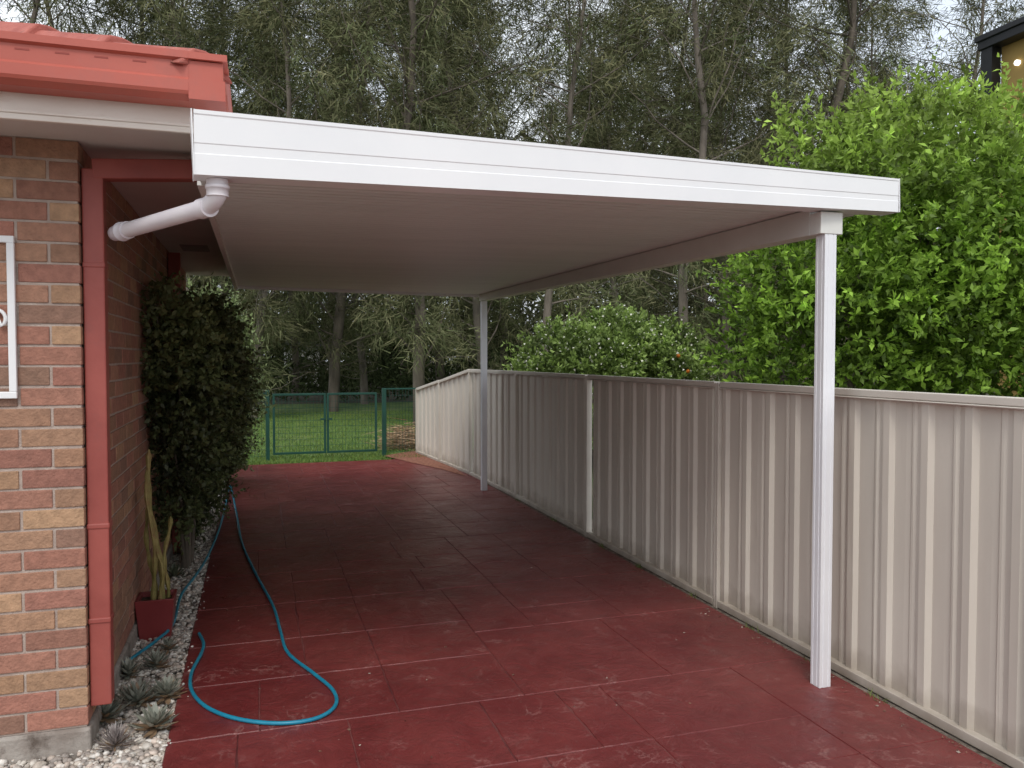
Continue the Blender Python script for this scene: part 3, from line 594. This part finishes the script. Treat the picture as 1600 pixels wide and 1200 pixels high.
# ------------------------------------------------------------------ she-oak wood
def sheoak(seed,h,spread,nb,ncl,nn,t0=.10,wsc=1.0):
    r=random.Random(seed); g=np.random.default_rng(seed); m=MB(); n=12
    ax,ay=r.uniform(-.10,.10),r.uniform(-.10,.10); ph=r.uniform(0,6); wa=r.uniform(.3,.6)
    tp=[Vector((ax*h*t+wa*math.sin(t*6+ph)*t+.12*math.sin(t*17+ph),ay*h*t+wa*math.cos(t*5+ph)*t+.1*math.cos(t*15),h*t)) for t in [i/n for i in range(n+1)]]
    b0=tp[0].copy(); tp=[p-Vector((b0.x,b0.y,0)) for p in tp]
    R0=h*.0090; m.tube(tp,[R0*(1-.9*i/n)+.008 for i in range(n+1)],8)
    def tpos(t):
        k=min(int(t*n),n-1); f=t*n-k; return tp[k]*(1-f)+tp[k+1]*f
    cen=[];cd=[];sh=[]
    for b in range(nb):
        t=t0+(1-t0)*((b+r.random())/nb)**.95; az=b*2.4+r.uniform(-.8,.8); el=r.uniform(.15,1.15)
        L_=spread*(.55+1.1*math.sin(min(1,(t-t0)/(1-t0)*1.05)*math.pi*.80+.35))*.62*r.uniform(.45,1.35)
        s=tpos(t); d=Vector((math.cos(az)*math.cos(el),math.sin(az)*math.cos(el),math.sin(el))); pts=[s]; dd=d.copy()
        for k in range(5):
            dd=(dd+Vector((r.uniform(-.32,.32),r.uniform(-.32,.32),r.uniform(-.12,.18)))).normalized(); pts.append(pts[-1]+dd*L_/5)
        m.tube(pts,[R0*.25*(1-t*.6)*(1-.85*k/5)+.004 for k in range(6)],4,False)
        bs=r.uniform(.65,1.35)
        for q in range(6):
            k=r.randint(1,5); az2=r.uniform(0,6.28); e2=r.uniform(-.3,.9); l2=L_*r.uniform(.2,.45); d2=Vector((math.cos(az2)*math.cos(e2),math.sin(az2)*math.cos(e2),math.sin(e2)))
            a=pts[k]; bb=a+d2*l2*.5; c=bb+(d2+Vector((0,0,-.5))).normalized()*l2*.5
            m.tube([a,bb,c],[.008,.005,.003],3,False)
            for _ in range(ncl): f=r.uniform(.3,1.05); cen.append(a.lerp(c,f)); cd.append(d2); sh.append(bs)
        for _ in range(ncl): k=r.uniform(2,5); i=int(k) if k<5 else 4; cen.append(pts[i].lerp(pts[min(i+1,5)],k-i)); cd.append(dd); sh.append(bs)
    for b in range(7):
        t=r.uniform(.05,t0+.25); az=r.uniform(0,6.28); s=tpos(t); L_=r.uniform(.8,2.2); d=Vector((math.cos(az),math.sin(az),r.uniform(-.3,.6))).normalized(); pts=[s]
        for k in range(4): d=(d+Vector((r.uniform(-.5,.5),r.uniform(-.5,.5),r.uniform(-.4,.3)))).normalized(); pts.append(pts[-1]+d*L_/4)
        m.tube(pts,[.015,.012,.009,.006,.003],4,False)
    cen=np.array([tuple(c) for c in cen]); cd=np.array([tuple(c) for c in cd]); K=len(cen); sh=np.array(sh)
    cdir=unit(cd*.6+g.normal(size=(K,3))*.35+np.array([0,0,-.65]))
    along=g.uniform(-.1,.60,(K*nn,1))
    c=np.repeat(cen,nn,0)+np.repeat(cdir,nn,0)*along+g.normal(size=(K*nn,3))*.15; d=np.repeat(cdir,nn,0)*.8+g.normal(size=(K*nn,3))*.42
    s2=np.clip(sh*g.normal(1,.12,K),.5,1.6); tint=g.random((K,1)); base=np.array([.108,.130,.062])*(1-tint)+np.array([.185,.178,.098])*tint
    col=np.repeat(base*s2[:,None],nn,0)
    Ln=g.uniform(.20,.46,K*nn); Wn=g.uniform(.018,.034,K*nn)*wsc
    return m,(c,d,Ln,Wn,col)
protos=[]
for k,(h,s_,nb,ncl,nn) in enumerate(((17,3.9,44,3,24),(16,3.6,42,3,24),(19,4.1,50,3,22),(15,3.6,40,3,24))):
    m,f=sheoak(100+k,h,s_,nb,ncl,nn,.06); root=empty('she_oak_tree'); tr=m.build('trunk',M['bark' if k%2==0 else 'palebark'],root); cr=blades('crown',*f,M['needle'],root)
    protos.append([root,tr,cr,False])
m,f=sheoak(301,15,3.6,34,1,32,.16); root=empty('she_oak_tree'); tr=m.build('trunk',M['palebark'],root); cr=blades('crown',*f,M['needle'],root); protos.append([root,tr,cr,False])
def place(k,loc,rz,sc,label,group):
    P_=protos[k]
    if not P_[3]: P_[3]=True; r=P_[0]
    else:
        r=P_[0].copy(); C.objects.link(r)
        for c in P_[1:3]: d=c.copy(); C.objects.link(d); d.parent=r
    r.location=loc; r.rotation_euler=(0,0,rz); r.scale=(sc,sc,sc); tag(r,label,'tree',group)
rows=[('nearest row of the wood',[(30,22,0,1),(160,24,3,1.05),(285,23,1,1),(395,22,3,1),(520,25,2,1),(655,20,0,1),(760,24,1,1),(860,21,4,1),(965,25,3,.95),(1060,21,4,1),(1150,24,1,.95),(1250,22,2,.9),(1360,24,4,.9),(1470,21,4,.85),(1590,24,0,.75)]),
      ('middle row of the wood',[(100,31,2,1.1),(230,30,1,1.1),(350,30,0,1),(460,32,1,1.1),(570,29,3,1.1),(690,31,2,1.1),(790,33,0,1.1),(930,30,1,1.05),(1030,33,2,1.05),(1130,30,3,1.1),(1220,32,0,1.05),(1320,29,1,.9),(1430,32,3,.85)]),
      ('rearmost row of the wood',[(400,42,1,1.25),(520,40,0,1.25),(630,43,2,1.2),(745,41,3,1.3),(900,44,1,1.2),(1010,41,0,1.2),(1110,44,3,1.2),(1230,43,0,1.0)])]
random.seed(9)
ordn=['leftmost','second','third','fourth','fifth','sixth','seventh','eighth','ninth','tenth','eleventh','twelfth','thirteenth','fourteenth','fifteenth']
for rn,lst in rows:
    for i,(px,D,k,s_) in enumerate(lst):
        p=atD(px,600,D); p.z=-.06
        o_=ordn[i] if i==0 else ordn[i]+' from the left'
        place(k,p,random.uniform(0,6.28),s_*random.uniform(.95,1.06),('sparse bare limbed she-oak, ' if k==4 else 'tall grey green she-oak, ')+o_+' in the '+rn,'she-oak trees in the wood behind')
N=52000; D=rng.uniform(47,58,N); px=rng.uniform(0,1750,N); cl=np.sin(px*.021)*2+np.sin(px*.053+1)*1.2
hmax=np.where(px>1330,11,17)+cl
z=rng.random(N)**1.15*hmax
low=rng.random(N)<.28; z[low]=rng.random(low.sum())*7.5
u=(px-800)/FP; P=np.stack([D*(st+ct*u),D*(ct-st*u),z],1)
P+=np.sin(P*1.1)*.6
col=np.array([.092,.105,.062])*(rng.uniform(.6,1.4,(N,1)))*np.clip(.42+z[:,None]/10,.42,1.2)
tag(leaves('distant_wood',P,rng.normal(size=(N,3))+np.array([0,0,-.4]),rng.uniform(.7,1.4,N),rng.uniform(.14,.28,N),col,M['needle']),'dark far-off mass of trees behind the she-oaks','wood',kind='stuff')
N=22000; D=rng.uniform(30,46,N); px=rng.uniform(330,1500,N); u=(px-800)/FP; z=np.abs(rng.normal(0,1.3,N)); P=np.stack([D*(st+ct*u),D*(ct-st*u),z],1)
P[:,2]*=.6+.5*np.sin(px*.03)**2
col=np.array([.065,.085,.038])*rng.uniform(.5,1.6,(N,1))
tag(leaves('undergrowth',P,rng.normal(size=(N,3))+np.array([0,0,.5]),rng.uniform(.15,.45,N),rng.uniform(.05,.13,N),col,M['needle']),'low dark undergrowth along the floor of the wood','undergrowth',kind='stuff')
N=60000; P=np.stack([rng.uniform(-1.5,4.5,N),13.1+rng.random(N)**1.5*12,np.full(N,-.035)],1)
col=np.array([.13,.21,.055])*rng.uniform(.5,1.5,(N,1))+np.array([.08,.05,.01])*(rng.random((N,1))<.2)
tag(blades('lawn_grass',P,rng.normal(size=(N,3))*.45+np.array([0,0,1]),rng.uniform(.03,.09,N),rng.uniform(.006,.012,N),col,M['grass']),'short green lawn grass beyond the mesh gate','grass',kind='stuff')
# weeds along the fence foot
cc=[]; 
for y in (3.15,3.62,4.2,4.9,5.7,6.4,7.6,8.8,10.1,11.6): cc.append(np.stack([rng.normal(2.885,.012,26),rng.normal(y,.035,26),np.full(26,-.01)],1))
P=np.concatenate(cc); N=len(P)
tag(blades('fence_weeds',P,rng.normal(size=(N,3))*.5+np.array([-.25,0,1]),rng.uniform(.02,.065,N),rng.uniform(.004,.008,N),np.array([.14,.17,.06])*rng.uniform(.6,1.4,(N,1)),M['grass']),'tiny weeds sprouting along the foot of the steel fence','weeds',kind='stuff')
p=onY(634,690,14.6); p.z=-.02; N=420
az=rng.uniform(-.5,.6,N)+np.where(rng.random(N)<.5,0,math.pi); c=np.stack([rng.normal(0,.16,N),rng.normal(0,.16,N),np.abs(rng.normal(.17,.12,N))],1)
pile=blades('frond_pile',c,np.stack([np.cos(az),np.sin(az)*.4,rng.normal(0,.25,N)],1),rng.uniform(.25,.55,N),rng.uniform(.01,.025,N),np.array([.42,.28,.17])*rng.uniform(.6,1.3,(N,1)),M['dry'])
pile.location=p; tag(pile,'heap of dry brown fronds on the lawn behind the mesh fence','frond pile')
N=520; P=np.stack([rng.uniform(-.3,2.85,N),rng.uniform(2.3,12.5,N),np.full(N,.004)],1); side=rng.random(N)<.75; P[side,0]=2.87-np.abs(rng.normal(0,.045,side.sum()))
d=rng.normal(size=(N,3)); d[:,2]=.08
col=np.where(rng.random((N,1))<.7,np.array([[.24,.14,.09]]),np.array([[.46,.38,.32]]))*rng.uniform(.6,1.1,(N,1))
tag(leaves('fallen_leaves',P,d,rng.uniform(.008,.022,N),rng.uniform(.004,.011,N),col,M['dry']),'small dry leaves and petals scattered on the driveway','leaf litter',kind='stuff')
# ------------------------------------------------------------------ neighbour house
nb=empty('neighbour_house','mustard rendered upstairs of a house with charcoal eave behind the bright tree','house')
c=atD(1527,80,14.0); X,Y,Z=c.x,c.y,c.z
m=MB(); m.box((X+.25,Y-9,-.1),(X+9,Y-.27,Z-.001)); m.build('wall',M['mustard'],nb)
m=MB(); m.box((X,Y-9.5,Z),(X+9.5,Y,Z+.20)); m.box((X-.04,Y-9.54,Z+.14),(X+9.5,Y+.04,Z+.24)); m.build('roof',M['charcoal'],nb,bevel=.01)
m=MB(); m.box((X+.04,Y-.26,2.6),(X+.24,Y-.04,Z-.001)); m.build('post',M['charcoal'],nb)
m=MB(); m.box((X+.0,Y-9,2.6),(X+.249,Y-.27,2.85)); m.build('balcony',M['charcoal'],nb)
m=MB(); m.box((X+.22,Y-5.5,3.0),(X+.248,Y-3.5,Z-.5)); m.build('window',M['glass'],nb)
p=onX(1590,98,X+.23); m=MB(); m.tube([(X+.249,p.y,p.z),(X+.20,p.y,p.z)],.045,14); m.build('wall_light',M['lamp'],nb)
fh=empty('distant_house','small pale house glimpsed between trunks beyond the gate','house')
c=atD(474,582,46); m=MB(); m.box((c.x-1.0,c.y,-.05),(c.x+.9,c.y+3,2.3)); m.build('wall',M['paleblock'],fh)
m=MB(); m.add([(c.x-1.3,c.y-.3,2.3),(c.x+1.2,c.y-.3,2.3),(c.x+1.2,c.y+3.3,2.3),(c.x-1.3,c.y+3.3,2.3),(c.x-1.3,c.y+1.5,3.0),(c.x+1.2,c.y+1.5,3.0)],[(0,1,5,4),(3,4,5,2),(0,4,3),(1,2,5),(3,2,1,0)]); m.build('roof',M['charcoal'],fh)
m=MB(); m.box((c.x-.4,c.y-.02,.9),(c.x+.2,c.y-.002,1.7)); m.build('window',M['glass'],fh)
# ------------------------------------------------------------------ world & sun
W=bpy.data.worlds.new('World'); S.world=W; W.use_nodes=True; nt=W.node_tree; L=nt.links.new
EL,AZ=math.radians(50),math.radians(200)
sky=nd(nt,'ShaderNodeTexSky',sky_type='NISHITA'); sky.sun_disc=False; sky.sun_elevation=EL; sky.sun_rotation=AZ; sky.air_density=1.2; sky.dust_density=3
b1=nt.nodes['Background']; L(sky.outputs[0],b1.inputs[0]); b1.inputs[1].default_value=.13
tc=nd(nt,'ShaderNodeTexCoord'); no=nd(nt,'ShaderNodeTexNoise'); no.inputs['Scale'].default_value=2.2; no.inputs['Detail'].default_value=7; L(tc.outputs['Generated'],no.inputs[0])
cr=nd(nt,'ShaderNodeValToRGB'); cr.color_ramp.elements[0].position=.35; cr.color_ramp.elements[1].position=.7; cr.color_ramp.elements[0].color=(.66,.72,.80,1); cr.color_ramp.elements[1].color=(.93,.95,.97,1); L(no.outputs[0],cr.inputs[0])
b2=nd(nt,'ShaderNodeBackground'); L(cr.outputs[0],b2.inputs[0]); b2.inputs[1].default_value=1.65
mx=nd(nt,'ShaderNodeMixShader'); mx.inputs[0].default_value=.8; L(b1.outputs[0],mx.inputs[1]); L(b2.outputs[0],mx.inputs[2]); L(mx.outputs[0],nt.nodes['World Output'].inputs[0])
sd=bpy.data.lights.new('sun','SUN'); sd.energy=1.25; sd.angle=math.radians(16); sd.color=(1,.96,.90)
so_=bpy.data.objects.new('sun',sd); C.objects.link(so_); so_.location=(0,-5,12)
dirv=Vector((math.sin(AZ)*math.cos(EL),math.cos(AZ)*math.cos(EL),math.sin(EL)))
so_.rotation_euler=dirv.to_track_quat('Z','Y').to_euler()
S.view_settings.view_transform='Standard'; S.view_settings.look='None'; S.view_settings.exposure=0
